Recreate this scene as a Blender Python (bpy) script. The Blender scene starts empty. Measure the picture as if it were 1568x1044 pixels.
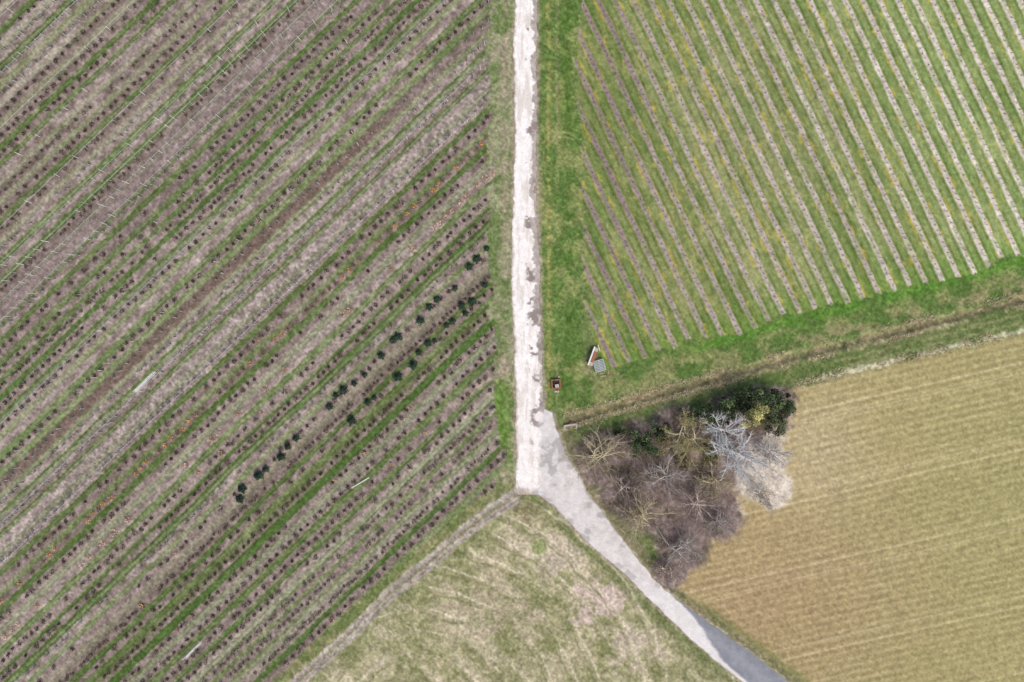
import bpy, math, numpy as np
rng = np.random.default_rng(7)
S = 0.1            # metres per plan unit
CU, CV = 784.0, 522.5
ALB = 1.0
def W(u, v): return (u-CU)*S, (CV-v)*S

# ---------------------------------------------------------------- noise
def h2(i, j, seed):
    n = (i.astype(np.int64)*374761393 + j.astype(np.int64)*668265263 + seed*974711) & 0xffffffff
    n = ((n ^ (n >> 13))*1274126177) & 0xffffffff
    n = ((n ^ (n >> 15))*2246822519) & 0xffffffff
    return ((n ^ (n >> 16)) & 0xffffff)/float(0xffffff)
def vn(x, y, sc, seed):
    x = x/sc; y = y/sc
    i = np.floor(x); j = np.floor(y); fx = x-i; fy = y-j
    fx = fx*fx*(3-2*fx); fy = fy*fy*(3-2*fy)
    return ((h2(i,j,seed)*(1-fx)+h2(i+1,j,seed)*fx)*(1-fy) +
            (h2(i,j+1,seed)*(1-fx)+h2(i+1,j+1,seed)*fx)*fy)
def fbm(x, y, sc, seed, o=4):
    r = 0; a = 1.; t = 0
    for k in range(o):
        c, s_ = math.cos(.6*k+.3), math.sin(.6*k+.3)
        r = r + a*vn(c*x-s_*y+17*k, s_*x+c*y-31*k, sc/2**k, seed+k*13); t += a; a *= .6
    return np.clip((r/t-.5)*1.5+.5, 0, 1)
def fba(x, y, sc, seed, o=4):   # axis aligned version for streaks along rows
    r = 0; a = 1.; t = 0
    for k in range(o):
        r = r + a*vn(x+17.3*k, y-31.7*k, sc/2**k, seed+k*13); t += a; a *= .6
    return np.clip((r/t-.5)*1.5+.5, 0, 1)
def sm(a, b, x):
    t = np.clip((x-a)/(b-a), 0, 1); return t*t*(3-2*t)
def mix(a, b, t):
    a = np.asarray(a, float); b = np.asarray(b, float)
    return a + (b-a)*np.asarray(t)[..., None]
def gs(x, c, w): return np.exp(-((x-c)/w)**2)
def lin(c):
    c = np.clip(np.asarray(c, float)/255., 0, 1)
    return np.where(c <= .04045, c/12.92, ((c+.055)/1.055)**2.4)*ALB

def I(x, pts):
    p = np.array(pts, float); return np.interp(x, p[:,0], p[:,1])
XL = [(-60,791),(0,791),(60,787),(150,786),(200,788),(260,785),(400,784),(520,787),(600,789),(720,789),(745,791),(762,797)]
XR = [(-60,823),(0,822),(100,822),(200,822),(300,822),(400,826),(500,830),(560,832),(640,834),(740,834),(762,826)]
LL = [(600,818),(757,820),(758,822),(775,847),(830,898),(880,956),(925,1000),(980,1060),(1030,1118),(1045,1138),(1400,1480),(6000,5200)]
LR = [(600,826),(624,828),(632,846),(655,853),(700,870),(755,900),(820,950),(885,1000),(920,1040),(955,1090),(1000,1150),(1045,1208),(1400,1600),(6000,5400)]
HH = [(860,610),(905,583),(960,562),(1040,536),(1130,511),(1200,491),(1300,466),(1400,441),(1500,416),(1568,394),(3000,0),(20000,-4600)]
DD = [(855,650),(900,636),(1000,607),(1100,580),(1200,551),(1300,527),(1400,502),(1500,477),(1568,459),(3000,90),(20000,-4400)]
BB = [(1000,650),(1225,590),(1320,567),(1568,508),(3000,150),(20000,-4300)]
TT = [(-20000,20500),(0,1472),(300,1192),(455,1045),(530,977),(600,907),(660,860),(700,824),(750,785),(795,757)]
TH = math.radians(43.6); SN, CS = math.sin(TH), math.cos(TH)
RP = 21.6
NR = 400
jit = rng.uniform(-2.0, 2.0, NR); roww = rng.uniform(4.6, 7.8, NR); rowg = rng.uniform(0, 1, NR)
rowt = rng.uniform(0, 1, NR); rowl = rng.uniform(-9, 9, NR); rowend = rng.uniform(-7, 7, NR)
T2 = math.radians(64.5); N2 = (math.sin(T2), -math.cos(T2)); VP = 24.3
vj = rng.uniform(-.6, .6, NR); vend = rng.uniform(-5, 6, NR); vl = rng.uniform(-5, 5, NR); vy = rng.uniform(0, 1, NR)

def nurs_mask(u, v, e=2.0):
    q = u*SN+v*CS
    k = np.clip(np.round(q/RP), 0, NR-1).astype(int)
    lim = I(v, [(-60,752),(60,752),(300,750),(560,755),(700,772),(757,765)]) + rowend[k]
    a = 1-sm(-e, e, u-lim)
    T = I(u,TT)
    b = 1-sm(-e, e, (v-T)*.72+26-6*(fbm(u,v,40,77,2)-.5))
    return a*b
def vine_mask(u, v, e=2.0):
    q = u*N2[0]+v*N2[1]; k = np.clip(np.round(q/VP), 0, NR-1).astype(int)
    lim = I(v, [(0,886),(90,882),(200,892),(400,893),(540,908),(600,925)]) + vend[k]
    return sm(-e, e, u-lim)*(1-sm(-e, e, v-I(u,HH)-vend[k]*1.2+6))
CL = [(925,705,42),(985,690,45),(1040,670,48),(1000,770,48),(1070,760,56),(1120,650,45),(1165,640,45),(1190,620,28),
      (1045,835,38),(1025,875,26),(1150,710,48),(1185,750,26),(960,750,40),(1100,790,36)]
def clump(u, v):
    m = np.full_like(u, -1.0)
    for a, b, r in CL:
        d = np.hypot(u-a, v-b)/r; m = np.maximum(m, 1-d)
    return m

def ground_eval(u, v):
    n1 = fbm(u,v,120,11,4); n2 = fbm(u,v,26,12,5); n3 = fbm(u,v,8,13,3); n4 = vn(u,v,2.6,14); n5 = fbm(u,v,55,15,5)
    n7 = fbm(u,v,4.2,19,2)
    wu = u+(n3-.5)*5+(n7-.5)*2; wv = v+(fbm(u,v,7,23,3)-.5)*6
    col = mix((110,122,78),(140,138,102), sm(.4,.7,n2)); g = np.ones_like(u)
    z = (n2-.5)*.12+(n3-.5)*.05
    # ---- right verge
    rv = sm(826,834,wu)*(1-sm(886,900,wu))*(1-sm(600,650,wv))
    c = mix((96,120,66),(134,140,90), sm(.42,.72,n2)*.8+.15*n4)
    c = mix(c,(82,108,52), .75*gs(wu,870,9)*sm(.35,.6,n5))
    c = mix(c,(158,146,94), .7*gs(wu,841,4)*sm(.3,.6,n3))
    c = mix(c,(144,136,104), .5*gs(wu,853,2.5)*sm(.4,.6,n5))
    arc = gs(np.hypot(u-862,v-240),30,2)+gs(np.hypot(u-862,v-240),37,2)+gs(np.hypot(u-868,v-640),75,2)
    c = mix(c,(154,148,108), .6*np.clip(arc,0,1)*sm(.3,.5,n2))
    col = mix(col,c,rv)
    # ---- left verge
    lv = sm(740,750,wu)*(1-sm(792,800,wu))*(1-sm(790,820,wv))
    c = mix((112,126,82),(142,142,112), sm(.35,.7,n2))
    c = mix(c,(156,142,124), .75*gs(wu,773,6)*sm(.3,.55,n5))
    c = mix(c,(100,130,60), .8*sm(560,600,wv)*(1-sm(690,730,wv))*gs(wu,768,14))
    col = mix(col,c,lv)
    # ---- vineyard headland
    H = I(u,HH); D = I(u,DD)
    hm = sm(850,880,wu)*sm(-14,-4,wv-H)*(1-sm(-2,4,wv-D-60))
    c = mix((96,118,66),(130,134,90), sm(.4,.75,n2))
    c = mix(c,(90,132,54), .75*gs(wv-H,3,11)*sm(1000,1100,wu)*sm(.25,.5,n2+.1))
    c = mix(c,(146,134,106), .6*gs(wv-D,-22-6*(n1-.5),7)*sm(1050,1250,wu)*sm(.3,.6,n2))
    c = mix(c,(104,116,74), .6*sm(0,6,wv-D))
    c = mix(c,(150,142,108), .5*sm(0,1,gs(wv-D,22,2.5)+gs(wv-D,34,2.5))*sm(1240,1300,u))
    c = mix(c,(198,188,164), .85*gs(wv-I(u,BB),-2,5)*sm(1200,1260,wu)*sm(.3,.5,n2+.1))
    col = mix(col,c,hm)
    # ---- vineyard
    vm = vine_mask(wu,wv); q = u*N2[0]+v*N2[1]+(fbm(u,v,120,39,2)-.5)*2; s = u*N2[1]*-1+v*N2[0]
    k = np.clip(np.round(q/VP),0,NR-1).astype(int); d = q-k*VP-vj[k]
    lf = fba(s,q*3,80,31,3)
    far = sm(950,1500,u-.35*v)
    gr = mix((108,126,72),(144,147,100), sm(.1,.9,n3*.4+lf*.6))
    gr = mix(gr,(138,156,100), far*(.4+.3*n1)); gr = mix(gr,(106,138,64),.5*sm(-60,-10,v-H))
    gr = mix(gr,(142,134,104), .3*gs(u,1150,170)*gs(v,190,190))
    so = mix((148,136,128),(198,189,176), np.clip(.1+.4*n3+.6*far,0,1))
    so = mix(so,(134,118,116), (1-far)*gs(u,930,60)*.8)
    sw = 3.9+2.0*(fba(s,q*2,14,33,3)-.5)
    sk = (1-sm(-1.2,1.2,np.abs(d)-sw))*(.66+.34*sm(.3,.55,fba(s,q*4,22,34,3)+.12*far))
    c = mix(gr,so,sk)
    c = mix(c,(84,102,54), .5*gs(np.abs(d),7.0,1.8)*sm(.3,.6,fba(s,q*3,30,36,3)))
    yl = gs(np.abs(d),6,3.0)*sm(.65,.85,fba(s,q*3,20,35,3)+.14*(vy[k]-.5))
    c = mix(c,(184,164,78), .6*yl)
    c = c + vl[k][...,None]
    col = mix(col,c,vm); z = z*(1-vm*.85)+vm*sk*.05
    g = g*(1-vm*(.6+.4*sk))
    # ---- nursery
    nm = nurs_mask(wu,wv); q = u*SN+v*CS + (fbm(u,v,160,40,2)-.5)*3; s = u*CS-v*SN
    k = np.clip(np.round(q/RP),0,NR-1).astype(int); d = q-k*RP-jit[k]
    ka = np.clip(np.floor(q/RP),0,NR-1).astype(int)
    lr = fba(s,q*4,90,41,5); ls = fba(s,q*3,20,42,4)
    ga = np.clip(.75*rowg[ka]+.5*(lr-.45)+.25*(n3-.5)-.02,0,1)
    green = mix((88,110,62),(148,147,118), ga)
    green = mix(green,(150,140,129), .5*sm(.75,1.,rowg[ka]+.25*(lr-.5)))
    soil = mix((112,98,91),(158,144,136), np.clip(.5*n3+.5*ls-.02,0,1))
    soil = mix(soil,(180,170,160), .45*sm(.65,.95,rowt[k]*.6+ls*.4))
    wd = roww[k] + 3.0*(ls-.5)+1.2*(n7-.5)
    sk = 1-sm(-1.2,1.2,np.abs(d)-wd)
    c = mix(green,soil,sk*(.88+.12*sm(.3,.5,n3)))
    c = mix(c,mix((68,88,44),(98,114,66),n3), .7*gs(np.abs(d)-wd,1.8,1.8)*sm(.4,.6,ls)*(rowg[ka]<.66))
    rut = gs(np.abs(d),RP/2,1.8)*sm(.4,.7,ls*.5+rowt[(ka+1)%NR]*.5)
    c = mix(c,(162,152,139), rut*.5)
    def band(c,q0,w,colr,a,s0=-9999,s1=9999):
        t = (1-sm(w*.75,w*1.15,np.abs(q-q0)+(n3-.5)*5))*a*sm(s0-60,s0+60,s)*(1-sm(s1-60,s1+60,s))
        return mix(c,colr,t)
    bl = mix((116,102,98),(146,133,128), np.clip(n3*.5+ls*.5,0,1))
    c = mix(c,bl,(1-sm(14,22,np.abs(q-341)+(n3-.5)*6))*.7)
    c = band(c,392,9,bl,.5); c = band(c,50,7,(170,162,150),.6); c = band(c,116,6,(168,160,146),.6,-9999,60)
    c = band(c,540,8,(116,99,88),.6,-500,300); c = band(c,578,6,(164,152,144),.6)
    c = mix(c,mix((146,133,128),(176,165,156),n7),(1-sm(10,22,np.abs(q-612)+(n3-.5)*8))*.55)
    c = band(c,470,6,(150,137,131),.6); c = band(c,700,7,(158,147,137),.5); c = band(c,738,8,(144,131,121),.5)
    c = band(c,812,9,(134,121,112),.65); c = band(c,900,7,(158,148,138),.6); c = band(c,958,7,(168,157,146),.55)
    c = band(c,858,7,(92,108,60),.4); c = band(c,1010,7,(160,149,136),.5)
    c = c + (rowl[k]*.7)[...,None]+(n1-.5)[...,None]*8
    col = mix(col,c,nm); g = g*(1-nm*(.5+.48*sk)); z = z*(1-.7*nm)+nm*sk*.05
    # nursery access trails
    tr = gs(wv-(560+(785-wu)*.62),0,6)*sm(650,720,wu)*(1-sm(785,795,wu))
    tr = np.maximum(tr, gs(wv-(95-(wu-750)*1.35),0,6)*sm(740,756,wu)*(1-sm(785,795,wu)))
    tr = np.maximum(tr, .8*gs(wv-(275-(wu-740)*.6),0,5)*sm(715,745,wu)*(1-sm(775,795,wu)))
    col = mix(col,(156,142,128), .75*tr)
    # ---- meadow
    T = I(u,TT); ll = np.where(v<757,832,I(v,LL))
    mm = sm(4,14,(wv-T)*.72)*(1-sm(-4,6,wu-ll-4))*sm(755,762,v)
    st = fba((u+v)*.35,(u-v)*1.6,50,51,5)
    c = mix((134,134,98),(168,159,130), np.clip(sm(.25,.7,n5*.4+n2*.4+n3*.2),0,1))
    c = mix(c,(186,175,151), .55*sm(.48,.75,st)); c = mix(c,(120,124,82), .5*sm(.5,.8,fbm(u,v,35,53,5)))
    def pat(u0,v0,ku,kv,r,cc,a):
        return mix(c,cc,a*sm(.32,.62,gs(np.hypot((wu-u0)*ku,(wv-v0)*kv),0,r)*.75+(n2*.6+n3*.4-.5)*.9))
    c = pat(912,925,1,1.15,52,(186,168,158),.9)
    c = pat(968,985,1,1,44,(180,167,149),.75)
    c = pat(850,850,1,1.4,48,(180,167,149),.75)
    c = pat(740,930,.7,1,62,(172,159,137),.6)
    c = pat(826,838,1,.8,14,(110,130,68),.55)
    ed = np.maximum(gs(u-ll,-12,13), gs((v-T)*.72,16,8)*.5)
    c = mix(c,(104,114,74), .7*ed*sm(.2,.5,n2+.1))
    c = mix(c,(134,122,94), .7*gs(np.hypot(u-805,(v-778)),0,22))
    aw = np.hypot(u-640,v-1120)+(n5-.5)*14
    arc = gs(np.mod(aw,34),17,2.0)
    c = mix(c,(198,188,166), .6*arc*sm(.3,.55,n5)); c = mix(c,(114,116,80), .5*gs(np.mod(aw+9,34),17,2.0)*sm(.3,.55,n5))
    col = mix(col,c,mm); g = g*(1-.5*mm)
    # bottom-left farm track
    dt = (v-T)*.72+(n3-.5)*3; on = (1-sm(795,800,u))
    a = (1-sm(8,12,np.abs(dt)))*on
    col = mix(col,mix((146,134,125),(180,170,160),n3), a*.9)
    col = mix(col,(122,122,90), .75*gs(dt,0,2.2)*on*sm(.25,.5,n2)); g = g*(1-a*.9)
    col = mix(col,(120,106,98), .5*gs(dt,5.5,1.6)*on*sm(.3,.6,n5))
    col = mix(col,mix((100,114,66),(144,138,104),n2), .8*gs(dt,-17,5)*on)
    z = z-.07*(gs(dt,-5,2.5)+gs(dt,5,2.5))*on
    # ---- crop field
    rr = I(v,LR); Bv = I(u,BB)
    cm = sm(-3,3,wv-Bv-3)*sm(10,22,wu-rr)*sm(1010,1050,u)
    aa = math.radians(13); qc = v*math.cos(aa)+u*math.sin(aa); sc = u*math.cos(aa)-v*math.sin(aa)
    qc2 = qc+(vn(u,v,180,66)-.5)*5
    kl = np.floor(qc2/11.0).astype(np.int64)
    n6 = fba(sc*.22,qc2*2.5,90,61,4)
    c = mix((154,143,101),(166,151,111), np.clip(n6,0,1))
    c = mix(c,(146,145,98), .6*sm(1050,1500,u+.6*(v-800)*1.)*(.6+.4*n1))
    c = mix(c,(160,135,106), .75*gs(np.hypot((u-1180)*.75,v-930),0,160)*(.8+.3*n5))
    c = mix(c,(180,165,138), .5*gs(np.hypot((u-1240),v-690),0,85))
    lines = .5+.5*np.cos(qc2*2*math.pi/11.0)
    lm = (.6+.4*h2(kl,kl*0,5))*(.6+.4*sm(.3,.6,fbm(u,v,70,64,3)))
    c = mix(c,(196,182,146), .32*lines**2*lm)
    c = mix(c,(132,126,82), .24*(1-lines)**2*lm)
    tl = gs(np.abs((qc2-30)%116-58),8,1.6)
    c = mix(c,(198,185,152), .4*tl)
    wt = gs(np.abs((wu-1222)-(600-wv)*.38),4,2)*sm(600,620,v)*(1-sm(680,730,v))
    c = mix(c,(194,178,148), .6*wt)
    c = mix(c,(114,120,76), .6*gs(wu-rr,26,9)*sm(900,940,v))
    col = mix(col,c,cm); g = g*(1-cm); z = z*(1-cm)+cm*.02*lines
    # road verge on right of the lane
    rvm = sm(-3,2,wu-rr)*(1-sm(16,26,wu-rr))*sm(640,660,v)
    col = mix(col,mix((106,110,76),(144,132,108),n3),rvm*.8)
    # ---- clump litter
    m = clump(wu,wv)
    c = mix((108,94,88),(162,147,141), np.clip(.1+.9*n3,0,1)); c = mix(c,(92,88,66),.5*sm(.5,.7,n2))
    c = mix(c,(212,203,188), .85*sm(.22,.55,(gs(np.hypot(u-1180,(v-752)*.9),0,54)+gs(np.hypot(u-1192,v-695),0,36))*(.5+.8*n3)))
    col = mix(col,c,sm(-.30,.12,m+(n2-.5)*.3)*(u>rr+3)); g = g*(1-.7*sm(-.1,.1,m))
    # ---- ditch
    dd = wv-D+(n2-.5)*3; on = sm(860,875,u)
    col = mix(col,mix((184,170,140),(130,124,88),n3), .9*(gs(dd,-8,4.5)*.8+gs(dd,8,4.5))*on*sm(.3,.55,n5+.14))
    col = mix(col,mix((104,90,76),(158,142,120),n3), .85*gs(dd,0,4.2)*on)
    z = z - .4*gs(v-D,0,6)*on
    # flatten below road
    xl = np.where(v<757,I(v,XL),I(v,LL)); xr = np.where(v<628,I(v,XR),I(v,LR))
    nr = sm(0,8,np.maximum(xl-u, u-xr)); 
    col = mix(col,mix((166,156,143),(138,126,106),n3), (1-sm(0,6,np.maximum(xl-wu,wu-xr)))*.85)
    g = g*nr
    z = np.where(nr<1, np.minimum(z,0)*nr + np.maximum(z,0)*nr*nr, z)
    z = z - .02*(1-nr)
    am = 1-.35*np.maximum(vm,cm)
    f = (1+.22*am*(n4-.5))*(1+.22*am*(n7-.5))
    col = col*f[...,None]
    Lm = col.mean(-1, keepdims=True)
    col = (134+(Lm-134)*1.2) + (col-Lm)*1.08
    return np.clip(col,10,245), g, z

# ---------------------------------------------------------------- helpers
def link(o): bpy.context.scene.collection.objects.link(o); return o
def mesh_np(name, V, F, col=None, mat=None, smooth=False, objlink=True):
    me = bpy.data.meshes.new(name); V = np.asarray(V, np.float32); F = np.asarray(F, np.int32)
    n, k = F.shape
    me.vertices.add(len(V)); me.vertices.foreach_set("co", V.ravel())
    me.loops.add(n*k); me.loops.foreach_set("vertex_index", F.ravel())
    me.polygons.add(n); me.polygons.foreach_set("loop_start", np.arange(0, n*k, k, dtype=np.int32))
    if smooth: me.polygons.foreach_set("use_smooth", np.ones(n, bool))
    me.update(calc_edges=True)
    if col is not None:
        a = me.attributes.new("Col", 'FLOAT_COLOR', 'POINT')
        c = np.ones((len(V), 4), np.float32); c[:, :3] = lin(col); a.data.foreach_set("color", c.ravel())
    if mat: me.materials.append(mat)
    o = bpy.data.objects.new(name, me)
    if objlink: link(o)
    return o
def material(name, attr=True, color=(.5,.5,.5), rough=.95, scales=((3.,.3),(14.,.3)), bump=.3, bs=9., spec=.15):
    m = bpy.data.materials.new(name); m.use_nodes = True; nt = m.node_tree; N = nt.nodes; L = nt.links
    b = N['Principled BSDF']; b.inputs['Roughness'].default_value = rough; b.inputs['Specular IOR Level'].default_value = spec
    tc = N.new('ShaderNodeTexCoord')
    if attr:
        a = N.new('ShaderNodeAttribute'); a.attribute_name = "Col"; cur = a.outputs['Color']
    else:
        a = N.new('ShaderNodeRGB'); a.outputs[0].default_value = (*color, 1); cur = a.outputs[0]
    for sc, am in scales:
        n = N.new('ShaderNodeTexNoise'); n.inputs['Scale'].default_value = sc; n.inputs['Detail'].default_value = 2
        n.inputs['Roughness'].default_value = .6
        L.new(tc.outputs['Object'], n.inputs['Vector'])
        r = N.new('ShaderNodeMapRange'); r.inputs[1].default_value = .3; r.inputs[2].default_value = .7
        r.inputs[3].default_value = 1-am; r.inputs[4].default_value = 1+am
        L.new(n.outputs[0], r.inputs[0])
        mu = N.new('ShaderNodeVectorMath'); mu.operation = 'SCALE'
        L.new(cur, mu.inputs[0]); L.new(r.outputs[0], mu.inputs['Scale']); cur = mu.outputs[0]
    L.new(cur, b.inputs['Base Color'])
    if bump:
        n = N.new('ShaderNodeTexNoise'); n.inputs['Scale'].default_value = bs; n.inputs['Detail'].default_value = 2
        L.new(tc.outputs['Object'], n.inputs['Vector'])
        bp = N.new('ShaderNodeBump'); bp.inputs['Strength'].default_value = bump; bp.inputs['Distance'].default_value = .1
        L.new(n.outputs[0], bp.inputs['Height']); L.new(bp.outputs[0], b.inputs['Normal'])
    return m
def tubes(P0, P1, R0, R1, n=3):
    P0 = np.asarray(P0,float); P1 = np.asarray(P1,float); R0 = np.asarray(R0,float)*np.ones(len(P0)); R1 = np.asarray(R1,float)*np.ones(len(P0))
    d = P1-P0; d /= np.linalg.norm(d,axis=1)[:,None]+1e-9
    ref = np.where(np.abs(d[:,2:3])<.9, [[0,0,1.]], [[1.,0,0]])
    a = np.cross(d,ref); a /= np.linalg.norm(a,axis=1)[:,None]; b = np.cross(d,a)
    V = []
    for P,R in ((P0,R0),(P1,R1)):
        for i in range(n):
            t = 2*math.pi*i/n; V.append(P+R[:,None]*(math.cos(t)*a+math.sin(t)*b))
    V = np.stack(V,1).reshape(-1,3); base = np.arange(len(P0))[:,None]*2*n
    F = np.stack([np.concatenate([base+i, base+(i+1)%n, base+n+(i+1)%n, base+n+i],1) for i in range(n)],1).reshape(-1,4)
    return V, F
def leafquads(C, size, col, flat=.5):
    n = len(C); a = rng.normal(size=(n,3)); a[:,2] *= flat; a /= np.linalg.norm(a,axis=1)[:,None]
    b = rng.normal(size=(n,3)); b[:,2] *= flat; b = np.cross(a,b); b = np.cross(b,a) ; b /= np.linalg.norm(b,axis=1)[:,None]+1e-9
    s = np.asarray(size)*np.ones(n)
    V = np.stack([C-a*s[:,None]*.5, C+b*s[:,None]*.32, C+a*s[:,None]*.5, C-b*s[:,None]*.32],1).reshape(-1,3)
    F = np.arange(4*n).reshape(-1,4); return V, F, np.repeat(col,4,0)
def cat(parts):
    V=[];F=[];C=[];o=0
    for v,f,c in parts:
        V.append(v);F.append(f+o);C.append(c);o+=len(v)
    return np.concatenate(V),np.concatenate(F),np.concatenate(C)

M_ground = material("ground_soil_and_grass", scales=((4.0,.08),), bump=.08, bs=5)
M_road = material("chalk_gravel", scales=((1.0,.04),(4.,.07)), bump=.15, bs=8)
M_asph = material("worn_asphalt", scales=((.8,.07),(4.,.08)), bump=.12, bs=10, rough=.85)
M_plant = material("plant_foliage", scales=(), bump=0, rough=.8)
M_bark = material("bark", scales=((6.,.2),), bump=0, rough=.9)

# ---------------------------------------------------------------- ground sheet
def axis(a, b, st, far):
    inner = list(np.arange(a, b, st)); o = []; x = inner[-1]; d = st
    while x < far: d *= 1.25; x += d; o.append(x)
    p = []; x = inner[0]; d = st
    while x > -far: d *= 1.25; x -= d; p.append(x)
    return np.array(p[::-1]+inner+o)
au = axis(-50, 1620, 1.3, 30000); av = axis(-50, 1095, 1.3, 30000)
UU, VV = np.meshgrid(au, av); U = UU.ravel(); Vv = VV.ravel()
col, g, z = ground_eval(U, Vv)
X, Y = W(U, Vv)
nu, nv = len(au), len(av)
idx = np.arange(nu*nv).reshape(nv, nu)
F = np.stack([idx[:-1,:-1], idx[1:,:-1], idx[1:,1:], idx[:-1,1:]], -1).reshape(-1, 4)
mesh_np("ground", np.stack([X, Y, z], 1), F, col, M_ground, smooth=True)

# ---------------------------------------------------------------- roads
def strip(name, vs, lf, rf, nc, zt, colfn, mat, seed):
    jl = (fbm(vs, vs*0, 9, seed, 4)-.5)*3.5+(fbm(vs, vs*0, 60, seed+5, 2)-.5)*4; jr = (fbm(vs, vs*0+50, 9, seed+1, 4)-.5)*4+(fbm(vs, vs*0, 50, seed+6, 2)-.5)*4
    l = lf(vs)+jl; r = rf(vs)+jr
    t = np.linspace(0, 1, nc)
    Uq = l[:,None]*(1-t)+r[:,None]*t; Vq = np.repeat(vs[:,None], nc, 1)
    c = colfn(Uq, Vq, np.repeat(t[None], len(vs), 0))
    x, y = W(Uq, Vq); zz = np.full_like(x, zt) + .015*np.sin(np.pi*t)[None]
    zz[:,0] -= .05; zz[:,-1] -= .05
    i = np.arange(len(vs)*nc).reshape(len(vs), nc)
    f = np.stack([i[:-1,:-1], i[1:,:-1], i[1:,1:], i[:-1,1:]], -1).reshape(-1, 4)
    return mesh_np(name, np.stack([x.ravel(), y.ravel(), zz.ravel()], 1), f, c.reshape(-1,3), mat, True)
def lanebase(u,v):
    n = fbm(u,v,18,111,5); n3 = fbm(u,v,6,112,3)
    c = mix((196,190,184),(220,215,210), n3); return mix(c,(160,156,152), .65*sm(.58,.70,n)*(1-sm(900,960,v)))
def col_track(u, v, t):
    n = fbm(u,v,18,101,5); n3 = fbm(u,v,5,102,3); nl = fba(u*2.5,v*.5,16,103,4)
    c = mix((226,219,211),(245,241,236), n3)
    c = mix(c,(204,194,182), .6*sm(.55,.75,nl))
    c = mix(c,(206,197,186), .45*np.clip(gs(t,.24,.05)+gs(t,.62,.05),0,1)*sm(.3,.6,nl))
    w = I(v,[(0,.80),(150,.76),(300,.76),(450,.80),(560,.88),(650,1.0),(760,1.3)])
    e = sm(-.02,.02,t-w+ (n-.5)*.5)
    grey = mix((146,136,130),(182,172,163), n3)
    c = mix(c,grey,e*.92)
    c = mix(c,(136,124,118), .85*sm(.68,.72,n)*sm(.45,.6,t)*(1-.6*sm(640,700,v)))
    c = mix(c,(190,166,142), .6*sm(.66,.78,n)*sm(650,720,v)*(1-sm(.4,.6,t)))
    c = mix(c,(180,168,150), .7*(1-sm(0,.09,t+(n3-.5)*.08)))
    c = mix(c,lanebase(u,v), sm(-10,10,v-742+(n-.5)*30-(1-t)*14))
    c = mix(c,lanebase(u,v), sm(.75,1,t+(n-.5)*.3)*sm(610,650,v))
    c = mix(c,(168,146,122), .7*sm(745,760,v+(n3-.5)*16)*(1-sm(.5,.9,t)))
    return c
def col_lane(u, v, t):
    n = fbm(u,v,18,111,5); n3 = fbm(u,v,6,112,3)
    c = lanebase(u,v)
    c = mix(c,(226,222,218), .5*sm(860,940,v))
    edge = 1-.88*sm(902,1030,v)
    a = sm(-.04,.05,t-edge+(n3-.5)*.06)*sm(898,925,v)
    asph = mix((124,126,131),(142,144,149), n3)
    asph = mix(asph,(152,154,158), .6*gs(t,.55,.16))
    c = mix(c,asph,a)
    c = mix(c,(150,138,118), .6*(1-sm(0,.06,np.minimum(t,1-t)+(n3-.5)*.05)))
    return c
vs1 = np.concatenate([np.arange(-30000,-80,400.), np.arange(-80,758,1.2)])
strip("chalk_gravel_track", vs1, lambda v: I(v,XL), lambda v: I(v,XR)-1, 34, .045, col_track, M_road, 201)
vs2 = np.concatenate([np.arange(626,1110,1.2), np.arange(1110,6000,40.)])
strip("asphalt_lane", vs2, lambda v: I(v,LL), lambda v: I(v,LR), 40, .02, col_lane, M_asph, 211)

# ---------------------------------------------------------------- grass
def grass(n, name, hmin, hmax, seed, tint=1.0):
    r = np.random.default_rng(seed)
    u = r.uniform(-60, 1630, n); v = r.uniform(-60, 1105, n)
    c, gg, zz = ground_eval(u, v)
    keep = r.uniform(size=n) < gg*.8
    u,v,c,zz = u[keep],v[keep],c[keep],zz[keep]; m = len(u)
    x,y = W(u,v); h = r.uniform(hmin,hmax,m); a = r.uniform(0,2*math.pi,m); w = r.uniform(.03,.065,m); le = r.uniform(.5,1.5,m)*h
    b = a+math.pi/2
    V = np.stack([np.stack([x-np.cos(b)*w,y-np.sin(b)*w,zz-.01],1), np.stack([x+np.cos(b)*w,y+np.sin(b)*w,zz-.01],1),
                  np.stack([x+np.cos(a)*le,y+np.sin(a)*le,zz+h],1)],1).reshape(-1,3)
    f = r.uniform(.78,1.42,m)*tint; c = np.clip(c*f[:,None],8,240)
    return mesh_np(name, V, np.arange(3*m).reshape(-1,3), np.repeat(c,3,0), M_plant)
grass(240000, "grass", .04, .14, 5)
def grow(name, cc, seed, n, hmin, hmax):
    r = np.random.default_rng(seed); u = r.uniform(862,1640,n); dv = r.normal(0,9,n); pick = r.uniform(size=n)<.65
    v = np.where(pick, I(u,DD)+np.sign(dv)*6+dv*.5, I(u,BB)-3+dv*.5); k = pick|(u>1215)
    k &= fbm(u,v,40,88,3)>.42; u,v=u[k],v[k]; _,_,zz = ground_eval(u,v); m=len(u); x,y=W(u,v)
    h=r.uniform(hmin,hmax,m); a=r.uniform(0,6.28,m); w=.05; le=r.uniform(.5,1.2,m)*h; b=a+1.57
    V=np.stack([np.stack([x-np.cos(b)*w,y-np.sin(b)*w,zz],1),np.stack([x+np.cos(b)*w,y+np.sin(b)*w,zz],1),np.stack([x+np.cos(a)*le,y+np.sin(a)*le,zz+h],1)],1).reshape(-1,3)
    c=np.array(cc)[None]*r.uniform(.7,1.15,m)[:,None]
    mesh_np(name,V,np.arange(3*m).reshape(-1,3),np.repeat(c,3,0),M_plant)
grow("dry_reeds",(202,186,152),3,10000,.15,.5)

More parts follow.
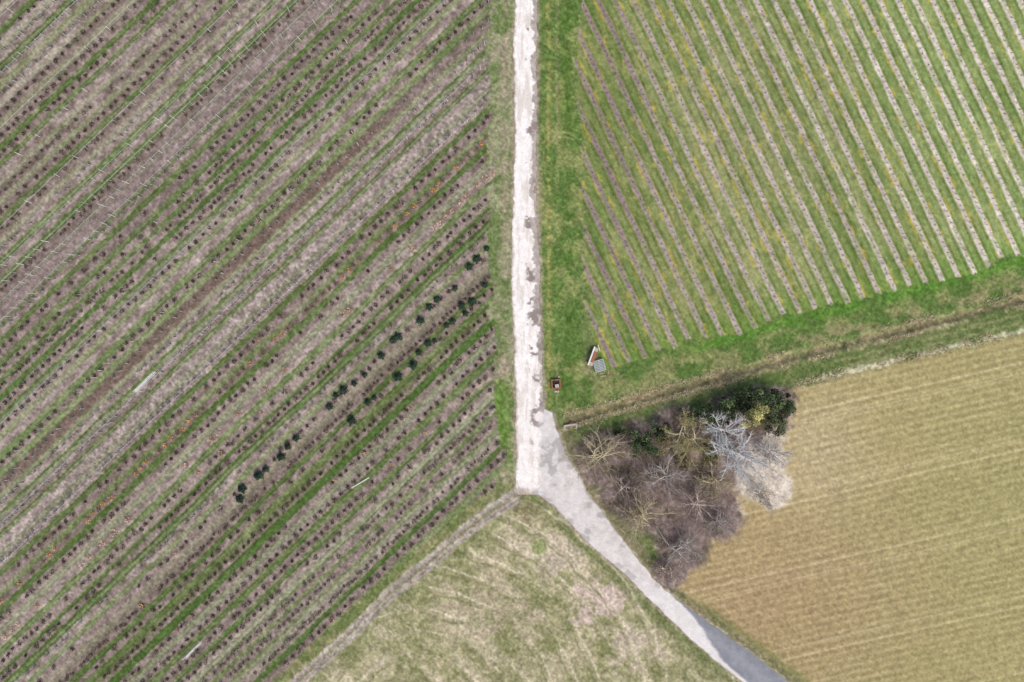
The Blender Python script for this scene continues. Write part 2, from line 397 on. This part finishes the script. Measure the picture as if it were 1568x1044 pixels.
# ---------------------------------------------------------------- nursery shrubs
def shrub_batch(u, v, R, H, cols, nl, ls, stems=True):
    n = len(u); x,y = W(u,v); parts=[]
    rr = np.repeat(np.arange(n), nl); m = len(rr)
    d = rng.normal(size=(m,3)); d /= np.linalg.norm(d,axis=1)[:,None]; rad = rng.uniform(.2,1,m)**.6*rng.uniform(.75,1.2,m)
    C = np.stack([x[rr]+d[:,0]*R[rr]*rad, y[rr]+d[:,1]*R[rr]*rad, H[rr]*.55+d[:,2]*H[rr]*.45*rad+.03],1)
    cc = cols[rr]*rng.uniform(.6,1.3,m)[:,None]
    parts.append(leafquads(C, rng.uniform(.6,1.3,m)*ls, cc))
    if stems:
        ns=5; r2=np.repeat(np.arange(n),ns); a=rng.uniform(0,6.28,len(r2)); t=rng.uniform(.5,1.1,len(r2))
        P0=np.stack([x[r2],y[r2],0*a-.02],1); P1=np.stack([x[r2]+np.cos(a)*R[r2]*t,y[r2]+np.sin(a)*R[r2]*t,H[r2]*rng.uniform(.7,1.15,len(r2))],1)
        V,F=tubes(P0,P1,.02,.01); parts.append((V,F,np.repeat(np.array([[110,92,80]])*rng.uniform(.7,1.2,len(r2))[:,None],6,0)))
    return cat(parts)
buckets = {}
for k in range(-2, 52):
    q0 = k*RP+(jit[k] if k>=0 else 0)
    t=rowt[k]; kind = 's' if t<.60 else ('g' if t<.84 else ('w' if t<.96 else 'x'))
    if abs(q0-341)<12: kind='x'
    elif abs(q0-668)<10.8: kind='o'
    elif abs(q0-714)<10.8: kind='p'
    elif abs(q0-797)<10.8 or abs(q0-834)<10.8: kind='sd'
    if 500<q0<640 and kind=='s' and k%2: kind='w'
    if q0<60: kind='x' if k%2 else 's'
    sp = 11.5+3.5*rowg[k]
    if kind=='g': sp=6.5+5*rowg[k]
    s = np.arange(-900, 1500, sp); s = s+rng.normal(0,1.2,len(s)); qq=q0+rng.normal(0,1.0,len(s))
    u = qq*SN+s*CS; v = qq*CS-s*SN
    pr = sm(.28,.5,fba(s,qq*0+k*50,70,71,3))
    ok = (nurs_mask(u,v)>.5)&(u>-60)&(v>-60)&(v<1110)&(rng.uniform(size=len(u))<.4+.57*pr)
    u,v = u[ok],v[ok]; n=len(u)
    if n==0 or kind=='x': continue
    if kind=='sd': ok=rng.uniform(size=n)<.5; u,v=u[ok],v[ok]; kind='s'
    buckets.setdefault(kind,[]).append((u,v,np.full(len(u),rowl[k])))
def get(k): return [np.concatenate(z) for z in zip(*buckets[k])]
parts=[]
u,v,rl=get('s'); n=len(u)
base=mix((68,56,49),(64,70,44), np.clip(rng.uniform(size=n)**1.4+.5*(rl>4),0,1)); parts.append(shrub_batch(u,v,rng.uniform(.26,.58,n),rng.uniform(.3,.65,n),base,50,.17))
u,v,rl=get('g'); n=len(u)
base=mix((54,72,38),(90,96,60), rng.uniform(size=n)); base=mix(base,(82,68,58),.6*(rl<-3)); parts.append(shrub_batch(u,v,rng.uniform(.25,.52,n),rng.uniform(.3,.65,n),base,36,.17))
V_,F_,C_=cat(parts); mesh_np("nursery_shrub_rows",V_,F_,C_,M_plant)
parts=[]
u,v,rl=get('o'); n=len(u); base=mix((214,160,92),(108,96,60), (rng.uniform(size=n)>.45)*1.); parts.append(shrub_batch(u,v,rng.uniform(.34,.6,n),rng.uniform(.5,.9,n),base,46,.17))
u,v,rl=get('p'); k=rng.uniform(size=len(u))<.6; u,v=u[k],v[k]; n=len(u); base=mix((224,188,160),(202,164,130), rng.uniform(size=n)); parts.append(shrub_batch(u,v,rng.uniform(.34,.8,n),rng.uniform(.4,.8,n),base,44,.18))
k = rng.uniform(200,750,30); kk=rng.uniform(200,1000,30); m=nurs_mask(k,kk)>.5; q=k*SN+kk*CS; m&=(q>640); k,kk=k[m],kk[m]; n=len(k)
qs=np.round((k*SN+kk*CS)/RP)*RP; s=k*CS-kk*SN; k=qs*SN+s*CS; kk=qs*CS-s*SN
parts.append(shrub_batch(k,kk,rng.uniform(.25,.5,n),rng.uniform(.4,.7,n),mix((206,158,106),(192,162,128),rng.uniform(size=n)),32,.17))
V_,F_,C_=cat(parts); mesh_np("copper_beech_hedging_plants",V_,F_,C_,M_plant)
# pale tree guards
u,v,rl=get('w'); n=len(u); x,y=W(u,v)
h=rng.uniform(.6,1.1,n); dx=rng.normal(0,.06,n); dy=rng.normal(0,.06,n)
V1,F1=tubes(np.stack([x,y,0*x],1),np.stack([x+dx,y+dy,h],1),.09,.08,6)
C1=np.repeat(mix((210,216,212),(166,186,172),rng.uniform(size=n)),12,0)
p2=shrub_batch(u,v,rng.uniform(.25,.45,n),rng.uniform(.9,1.4,n),mix((130,120,110),(108,114,90),rng.uniform(size=n)),20,.14)
V_,F_,C_=cat([(V1,F1,C1),p2]); mesh_np("young_tree_guards",V_,F_,C_,M_plant)
# wooden stakes and training wires
P0=[];P1=[]
for q0,sp,h,pp in ((320,17,1.7,.8),(341,17,1.7,.9),(362,17,1.7,.8),(302,19,1.6,.6),(259,20,1.5,.5),(520,16,1.3,.6),(585,14,1.3,.8),(630,15,1.3,.8),(194,20,1.4,.5),(475,19,1.3,.5),(90,24,1.4,.6),(28,22,1.5,.6),(150,22,1.4,.5),(415,20,1.4,.4)):
    s=np.arange(-900,1500,sp)+rng.normal(0,.6,1)[0]; s=s+rng.normal(0,.5,len(s)); uu=q0*SN+s*CS; vv=q0*CS-s*SN
    ok=(nurs_mask(uu,vv)>.5)&(uu>-60)&(vv>-60)&(vv<1110)&(rng.uniform(size=len(s))<pp); x,y=W(uu[ok],vv[ok]); m=len(x)
    hh=h*rng.uniform(.8,1.1,m); P0.append(np.stack([x,y,0*x-.05],1)); P1.append(np.stack([x+rng.normal(0,.06,m),y+rng.normal(0,.06,m),hh],1))
P0=np.concatenate(P0);P1=np.concatenate(P1); V_,F_=tubes(P0,P1,.055,.05,4)
mesh_np("nursery_stakes",V_,F_,np.repeat(np.array([[236,234,228]])*rng.uniform(.75,1.06,len(P0))[:,None],8,0),M_bark)
P0=[];P1=[]
for q0 in (320,341,362,302,259,585,630,475,90,28,150):
    s=np.arange(-850,1000,34.); uu=q0*SN+s*CS; vv=q0*CS-s*SN; ok=(nurs_mask(uu,vv)>.5)&(uu>-60)&(vv>-60)&(vv<1110)
    ok=ok[:-1]&ok[1:]; x,y=W(uu,vv); P=np.stack([x,y,0*x+1.1],1); P0.append(P[:-1][ok]); P1.append(P[1:][ok])
P0=np.concatenate(P0);P1=np.concatenate(P1); V_,F_=tubes(P0,P1,.014,.014,4)
mesh_np("training_wires",V_,F_,np.full((len(V_),3),224.),M_bark)

# ---------------------------------------------------------------- vineyard
P0=[];P1=[];tw0=[];tw1=[]
for k in range(24, 62):
    q0=k*VP+vj[k]; s=np.arange(-700,1700,9.5)+rng.uniform(0,5); s=s+rng.normal(0,.6,len(s))
    uu=q0*N2[0]-s*N2[1]; vv=q0*N2[1]+s*N2[0]
    ok=(vine_mask(uu,vv)>.5)&(uu<1640)&(vv>-70); uu,vv=uu[ok],vv[ok]; x,y=W(uu,vv); m=len(x)
    if m==0: continue
    has=rng.uniform(size=m)<.8; hs=rng.uniform(.35,.7,m)
    P0.append(np.stack([x,y,0*x-.05],1)[has]); P1.append(np.stack([x+rng.normal(0,.05,m),y+rng.normal(0,.05,m),hs],1)[has])
    for j in range(4):
        a=rng.uniform(0,6.28,m); t=rng.uniform(.12,.32,m)
        tw0.append(np.stack([x,y,hs*.4],1)); tw1.append(np.stack([x+np.cos(a)*t,y+np.sin(a)*t,hs*rng.uniform(.3,1.2,m)],1))
P0=np.concatenate(P0);P1=np.concatenate(P1);V1,F1=tubes(P0,P1,.03,.02,4)
C1=np.repeat(np.array([[160,150,138]])*rng.uniform(.7,1.25,len(P0))[:,None],8,0)
tw0=np.concatenate(tw0);tw1=np.concatenate(tw1);V2,F2=tubes(tw0,tw1,.024,.013,3)
C2=np.repeat(np.array([[108,92,80]])*rng.uniform(.7,1.5,len(tw0))[:,None],6,0)
V_,F_,C_=cat([(V1,F1,C1),(V2,F2,C2)]); mesh_np("vine_rows",V_,F_,C_,M_bark)

# ---------------------------------------------------------------- conifers
def conifer_mesh(seed, R, H):
    global rng
    keep=rng; rng=np.random.default_rng(seed)
    n=420; zf=rng.uniform(0,1,n)**1.3; a=rng.uniform(0,6.28,n); rad=R*(1-zf*.9)*rng.uniform(.45,1.08,n)*(1+.2*np.sin(a*5+seed))
    C=np.stack([np.cos(a)*rad,np.sin(a)*rad,.12+zf*H],1)
    cc=mix((36,54,44),(76,98,76),rng.uniform(size=n)**1.2)
    p=[leafquads(C,rng.uniform(.14,.3,n),cc,.6)]
    V,F=tubes([[0,0,-.05]],[[0,0,H]],.06,.01,6); p.append((V,F,np.tile([[80,64,50]],(12,1))))
    rng=keep; return cat(p)
cms=[]
for i in range(4):
    V_,F_,C_=conifer_mesh(50+i,.62+.06*i,1.3+.15*i); o=mesh_np("young_conifer",V_,F_,C_,M_plant,objlink=False); cms.append(o.data); bpy.data.objects.remove(o)
cp=[(364,766),(368,750),(394,729),(404,720),(428,701),(438,686),(451,672),(503,623),(512,606),(524,598),(540,588),(557,575),(582,545),(600,521),(608,516),(643,491),(656,470),(668,458),(696,441),(718,408),(730,396),(745,380),
    (537,645),(561,617),(571,610),(608,578),(632,560),(654,526),(664,522),(683,498),(692,492),(706,468),(722,462),(742,436),(712,480),(640,540)]
for i,(a,b) in enumerate(cp):
    o=bpy.data.objects.new("young_conifer",cms[i%4]); x,y=W(a,b); x*=.99;y*=.99
    o.location=(x,y,0); o.rotation_euler=(0,0,rng.uniform(0,6.28)); f=rng.uniform(.65,1.1); o.scale=(f,f,f*rng.uniform(.9,1.2)); link(o)

# ---------------------------------------------------------------- trees
def bare_tree(name, u, v, Rpx, H, c0, c1, seed, tw=1.0, leaf=None, nleaf=0, dens=1.5):
    r=np.random.default_rng(seed); R=Rpx*S
    x,y=W(u,v); k=1-.55*H/104.5; x*=k;y*=k
    segs=[]
    def branch(p,d,L,r0,lev,nseg):
        pts=[p]; rad=[r0]
        for i in range(nseg):
            d=d+r.normal(0,.15,3)+np.array([0,0,.05]); d/=np.linalg.norm(d); p=p+d*L/nseg; pts.append(p); rad.append(max(r0*(1-.75*(i+1)/nseg),.012))
            segs.append((pts[-2],pts[-1],rad[-2],rad[-1],lev))
        return pts,rad
    stems=r.integers(1,4)
    tips=[]
    for st in range(stems):
        off=r.normal(0,.35,3)*np.array([1,1,0])*(stems>1)
        d=np.array([r.normal(0,.12),r.normal(0,.12),1.])
        tips.append(branch(np.array([0,0,-.1])+off,d,H*.55,.17/stems**.4+.05,0,6))
    limbs=[]
    for pts,rad in tips:
        for i in range(int(18/stems)+2):
            t=r.uniform(.2,1)*(len(pts)-1); i0=min(int(t),len(pts)-2); p=pts[i0]+(pts[i0+1]-pts[i0])*(t-i0)
            a=r.uniform(0,6.28); up=r.uniform(.15,.9); d=np.array([math.cos(a),math.sin(a),up]); d/=np.linalg.norm(d)
            L=R*r.uniform(.55,1.12)*(1.1-.3*t/len(pts)); limbs.append((branch(p,d,L,max(rad[i0]*.65,.09)*tw**.5,1,5),L,d))
    l2=[]
    for (pts,rad),L,d0 in limbs:
        for i in range(7):
            t=r.uniform(.25,1)*(len(pts)-1); i0=min(int(t),len(pts)-2); p=pts[i0]+(pts[i0+1]-pts[i0])*(t-i0)
            d=d0+r.normal(0,.5,3)+np.array([0,0,.15]); d/=np.linalg.norm(d); LL_=L*r.uniform(.25,.5); l2.append((branch(p,d,LL_,.045*tw,2,3),LL_,d))
    ends=[]
    for (pts,rad),L,d0 in l2:
        for i in range(int(4*dens)):
            t=r.uniform(.15,1)*(len(pts)-1); i0=min(int(t),len(pts)-2); p=pts[i0]+(pts[i0+1]-pts[i0])*(t-i0)
            d=d0+r.normal(0,.6,3); d/=np.linalg.norm(d); q,_=branch(p,d,L*r.uniform(.3,.7),.015*tw,3,2); ends.append(q[-1])
    P0=np.array([s[0] for s in segs]);P1=np.array([s[1] for s in segs]);R0=np.array([s[2] for s in segs]);R1=np.array([s[3] for s in segs]);lv=np.array([s[4] for s in segs])
    V,F=tubes(P0,P1,R0,R1,4); c=mix(c1,c0,np.clip(r.uniform(size=len(segs))*.4+.25*(lv-1),0,1)); parts=[(V,F,np.repeat(c,8,0))]
    if nleaf:
        E=np.array(ends); E=E[r.integers(0,len(E),nleaf)]+r.normal(0,.15,(nleaf,3))
        parts.append(leafquads(E,r.uniform(.1,.22,nleaf),mix(leaf[0],leaf[1],r.uniform(size=nleaf))))
    V_,F_,C_=cat(parts); o=mesh_np(name,V_,F_,C_,M_bark); o.location=(x,y,0); return o
br=((118,104,96),(212,196,182)); tan=((142,130,104),(224,212,178)); wh=((202,201,199),(236,235,232)); gy=((134,124,118),(216,208,200))
bare_tree("bare_tree",922,704,46,6.5,*tan,1,dens=1.)
bare_tree("bare_tree",960,752,34,5.5,*br,2,dens=1.25)
bare_tree("bare_tree",990,795,48,8,*tan,3,dens=1.)
bare_tree("bare_tree",1025,735,40,7,*gy,4,dens=1.)
bare_tree("bare_tree",1074,772,44,8,*br,5,dens=1.)
bare_tree("bare_tree",1038,842,36,6,*gy,6,dens=1.25)
bare_tree("bare_tree",1022,882,20,4,*br,16)
bare_tree("bare_tree",1098,735,32,6,*tan,7,dens=1.25)
bare_tree("bare_tree",1104,800,24,4,*gy,8)
bare_tree("budding_tree",1062,668,40,8,*tan,9,leaf=((176,164,108),(128,122,78)),nleaf=2600)
bare_tree("bare_tree",940,672,24,4,*br,10)
bare_tree("silver_bare_tree",1138,696,50,9,*wh,12,tw=1.6,dens=1.8)
bare_tree("silver_bare_tree",1110,666,36,7,*wh,13,tw=1.5)
bare_tree("silver_bare_tree",1186,706,30,5,(192,186,180),(224,219,214),14,tw=1.3,dens=2)
bare_tree("silver_bare_tree",1166,760,20,3.5,(200,190,174),(228,220,206),15,tw=1.2)

def bush(name,u,v,Rpx,H,ca,cb,seed,n=2600,ls=.26):
    global rng
    keep=rng; rng=np.random.default_rng(seed); R=Rpx*S
    x,y=W(u,v);k=1-.55*H/104.5;x*=k;y*=k
    nc=max(8,int(R*9)); cc=rng.normal(size=(nc,3)); cc/=np.linalg.norm(cc,axis=1)[:,None]; cc[:,2]=np.abs(cc[:,2]); rr=rng.uniform(.3,1.05,nc)
    cen=cc*rr[:,None]*np.array([R,R,H*.5])+np.array([0,0,H*.42]); cr=R*rng.uniform(.16,.40,nc); br_=rng.uniform(.55,1.4,nc)
    i=rng.integers(0,nc,n); d=rng.normal(size=(n,3)); d/=np.linalg.norm(d,axis=1)[:,None]
    C=cen[i]+d*(cr[i]*rng.uniform(.5,1.2,n))[:,None]; C[:,2]=np.maximum(C[:,2],.1)
    col=mix(ca,cb,rng.uniform(size=n)**1.3)*br_[i][:,None]
    p=[leafquads(C,rng.uniform(.6,1.3,n)*ls,col,.6)]
    P0=np.tile([[0,0,-.1]],(nc,1)); V,F=tubes(P0,cen,.08,.02,5); p.append((V,F,np.tile([[86,72,60]],(len(V),1))))
    V_,F_,C_=cat(p); o=mesh_np(name,V_,F_,C_,M_plant); o.location=(x,y,0); rng=keep; return o
dk=((52,68,44),(108,120,82))
bush("evergreen_tree",1060,638,13,3.5,*dk,35,1200)
bush("evergreen_tree",1084,634,18,4.5,*dk,34,2000)
bush("evergreen_tree",1112,628,21,5,*dk,21)
bush("evergreen_tree",1142,612,22,5,*dk,22)
bush("evergreen_tree",1176,612,23,5.5,*dk,23)
bush("evergreen_tree",1202,620,17,4.5,(60,72,50),(110,120,86),24)
bush("evergreen_tree",1190,648,17,4,(66,74,52),(114,118,86),28)
bush("evergreen_tree",984,684,22,5,*dk,25,2400)
bush("evergreen_tree",1010,660,16,4,*dk,26,1500)
bush("evergreen_tree",956,664,11,3,(48,60,34),(84,92,50),27,900)
bush("ivy_clad_tree",1156,637,19,9.5,(134,134,80),(206,196,138),29,3200,.22)
bush("bramble_thicket",1090,695,16,2.2,(80,84,52),(120,112,76),30,1000)
bush("bramble_thicket",1050,712,16,2.0,(84,80,60),(126,112,90),31,900)
# understory twigs
r=np.random.default_rng(99); n=10000; u=r.uniform(870,1230,n); v=r.uniform(590,910,n); ok=(clump(u,v)>.02)&(u>I(v,LR)+6); u,v=u[ok],v[ok]; x,y=W(u,v); m=len(u)
a=r.uniform(0,6.28,m); L=r.uniform(.3,1.1,m); h=r.uniform(.0,.9,m); pale=sm(.2,.7,gs(np.hypot(u-1180,v-735),0,60))
P0=np.stack([x,y,h*.4],1);P1=np.stack([x+np.cos(a)*L,y+np.sin(a)*L,h*.4+r.uniform(.1,.9,m)],1); V_,F_=tubes(P0,P1,.018,.012,3)
mesh_np("undergrowth_twigs",V_,F_,np.repeat(mix(mix((114,99,92),(190,175,164),r.uniform(size=m)),(214,204,190),pale*.8),6,0),M_bark)

# ---------------------------------------------------------------- small built things
def mat_c(name,c,rough=.8,scales=((8.,.2),)): return material(name,False,tuple(lin(c)),rough,scales,.15,15)
M_wood=mat_c("weathered_wood",(176,164,148)); M_red=mat_c("rusty_brown_wood",(146,98,78)); M_white=mat_c("white_plastic",(220,218,213),.5,((5.,.08),))
M_dark=mat_c("dark_water",(46,48,46),.3); M_conc=mat_c("concrete",(180,172,162)); M_galv=mat_c("galvanised_sheet",(172,178,180),.5)
def box(name,sx,sy,sz,loc,mat,parent,rz=0,ry=0,bev=.01):
    me=bpy.data.meshes.new(name); import bmesh
    bm=bmesh.new(); bmesh.ops.create_cube(bm,size=1); bmesh.ops.scale(bm,vec=(sx,sy,sz),verts=bm.verts)
    bmesh.ops.bevel(bm,geom=bm.edges[:],offset=bev,segments=1,affect='EDGES'); bm.to_mesh(me); bm.free(); me.materials.append(mat)
    o=bpy.data.objects.new(name,me); o.location=loc; o.rotation_euler=(0,ry,rz); link(o); o.parent=parent; return o
def empty(name,u,v,rz=0):
    e=bpy.data.objects.new(name,None); x,y=W(u,v); e.location=(x,y,0); e.rotation_euler=(0,0,rz); link(e); return e
e=empty("brick_well",851,588,.06)
for i,(dx,dy,sx,sy) in enumerate(((-.62,0,.2,1.44),(.62,0,.2,1.44),(0,.62,1.04,.2),(0,-.62,1.04,.2))): box("wall_%d"%(i+1),sx,sy,.7,(dx,dy,.3),M_red,e)
box("water",1.0,1.0,.1,(0,0,.2),M_dark,e); box("lid",.62,.5,.05,(.12,-.28,.68),M_conc,e,.1); box("iron_bar",.08,1.3,.06,(-.2,0,.685),M_dark,e)
for i,(dx,dy) in enumerate(((-.1,-1.15),(.25,-1.2),(.5,1.0))): box("stone_%d"%(i+1),.4,.3,.18,(dx,dy,.08),M_conc,e,i*.5,0,.05)
e=empty("slatted_crate",917,560,.28)
for i in range(8): box("slat_%d"%(i+1),1.7,.14,.04,(0,-.8+i*.23,.82),M_galv,e)
for i in range(3): box("bearer_%d"%(i+1),.12,1.8,.1,(-.75+i*.75,0,.745),M_wood,e)
for i,(dx,dy) in enumerate(((-.8,-.82),(.8,-.82),(-.8,.82),(.8,.82))): box("post_%d"%(i+1),.1,.1,.7,(dx,dy,.34),M_wood,e)
for i,sy in enumerate((-.84,.84)):
    for j in range(2): box("side_%d_%d"%(i,j),1.5,.03,.16,(0,sy*1.05,.25+j*.3),M_wood,e)
e=empty("wooden_shelter",907,546,-.35)
for i in range(5): box("roof_plank_%d"%(i+1),.62,.55,.05,(.1,-1.15+i*.57,1.0+.01*(i%2)),M_red if i not in (0,4) else M_wood,e,0,.35)
box("ridge_board",.22,3.0,.08,(-.3,0,1.22),M_white,e,0,.35); box("back_wall",.06,2.7,1.0,(-.28,0,.6),M_wood,e)
for i,(dx,dy) in enumerate(((.35,-1.2),(.35,1.2))): box("post_%d"%(i+1),.08,.08,.8,(dx,dy,.4),M_wood,e)
box("brace",1.0,.1,.06,(.45,1.5,.75),M_white,e,-.9)
e=empty("timber_offcuts",926,570,.6)
for i in range(6): box("plank_%d"%(i+1),rng.uniform(.6,1.4),.12,.05,(rng.uniform(-.6,.6),rng.uniform(-.6,.6),.04+.06*i),M_wood if i%2 else M_red,e,rng.uniform(0,3))
e=empty("concrete_culvert",873,651,.15)
box("headwall",2.0,.28,.5,(0,0,.1),M_conc,e); box("wing_1",.25,.7,.4,(-.9,-.4,.05),M_conc,e,.3); box("wing_2",.25,.7,.4,(.9,-.4,.05),M_conc,e,-.3); box("marker_board",.5,.12,.3,(.2,.3,.3),M_red,e)
def pipes(u0,v0,u1,v1,n,rad):
    x0,y0=W(u0,v0);x1,y1=W(u1,v1); L=math.hypot(x1-x0,y1-y0); e=empty("white_pipe_bundle",(u0+u1)/2,(v0+v1)/2,math.atan2(y1-y0,x1-x0))
    for i in range(n):
        off=(i-(n-1)/2)*rad*2.6; j=rng.uniform(-.35,.35); V,F=tubes([[-L/2+j,off,rad+.06]],[[L/2+j,off+rng.uniform(-.12,.12),rad+.08]],rad,rad,10)
        o=mesh_np("pipe_%d"%(i+1),V,F,None,M_white); o.parent=e
pipes(205,602,236,571,4,.055); pipes(541,746,568,730,2,.045); pipes(283,1009,307,984,3,.055)

# ---------------------------------------------------------------- light / camera
w=bpy.data.worlds.new("World"); bpy.context.scene.world=w; w.use_nodes=True; nt=w.node_tree
SE=60
sky=nt.nodes.new('ShaderNodeTexSky'); sky.sky_type='NISHITA'; sky.sun_disc=False; sky.sun_elevation=math.radians(SE); sky.sun_rotation=math.radians(150); sky.dust_density=4; sky.ozone_density=.6
nt.links.new(sky.outputs[0],nt.nodes['Background'].inputs[0]); nt.nodes['Background'].inputs[1].default_value=.15
sd=bpy.data.lights.new("sun","SUN"); sd.energy=1.5; sd.angle=math.radians(24); sd.color=(1,.96,.92)
so=bpy.data.objects.new("sun",sd); link(so)
from mathutils import Vector
az=math.radians(150); el=math.radians(SE); dirv=Vector((math.sin(az)*math.cos(el),math.cos(az)*math.cos(el),math.sin(el)))
so.rotation_euler=dirv.to_track_quat('Z','Y').to_euler(); so.location=dirv*60
cd=bpy.data.cameras.new("camera"); cd.lens=24; cd.sensor_width=36; cd.clip_end=10000; co=bpy.data.objects.new("camera",cd); link(co)
co.location=(0,0,156.8/2/.75); bpy.context.scene.camera=co
sc=bpy.context.scene; sc.view_settings.view_transform='Standard'; sc.view_settings.look='None'; sc.view_settings.exposure=0
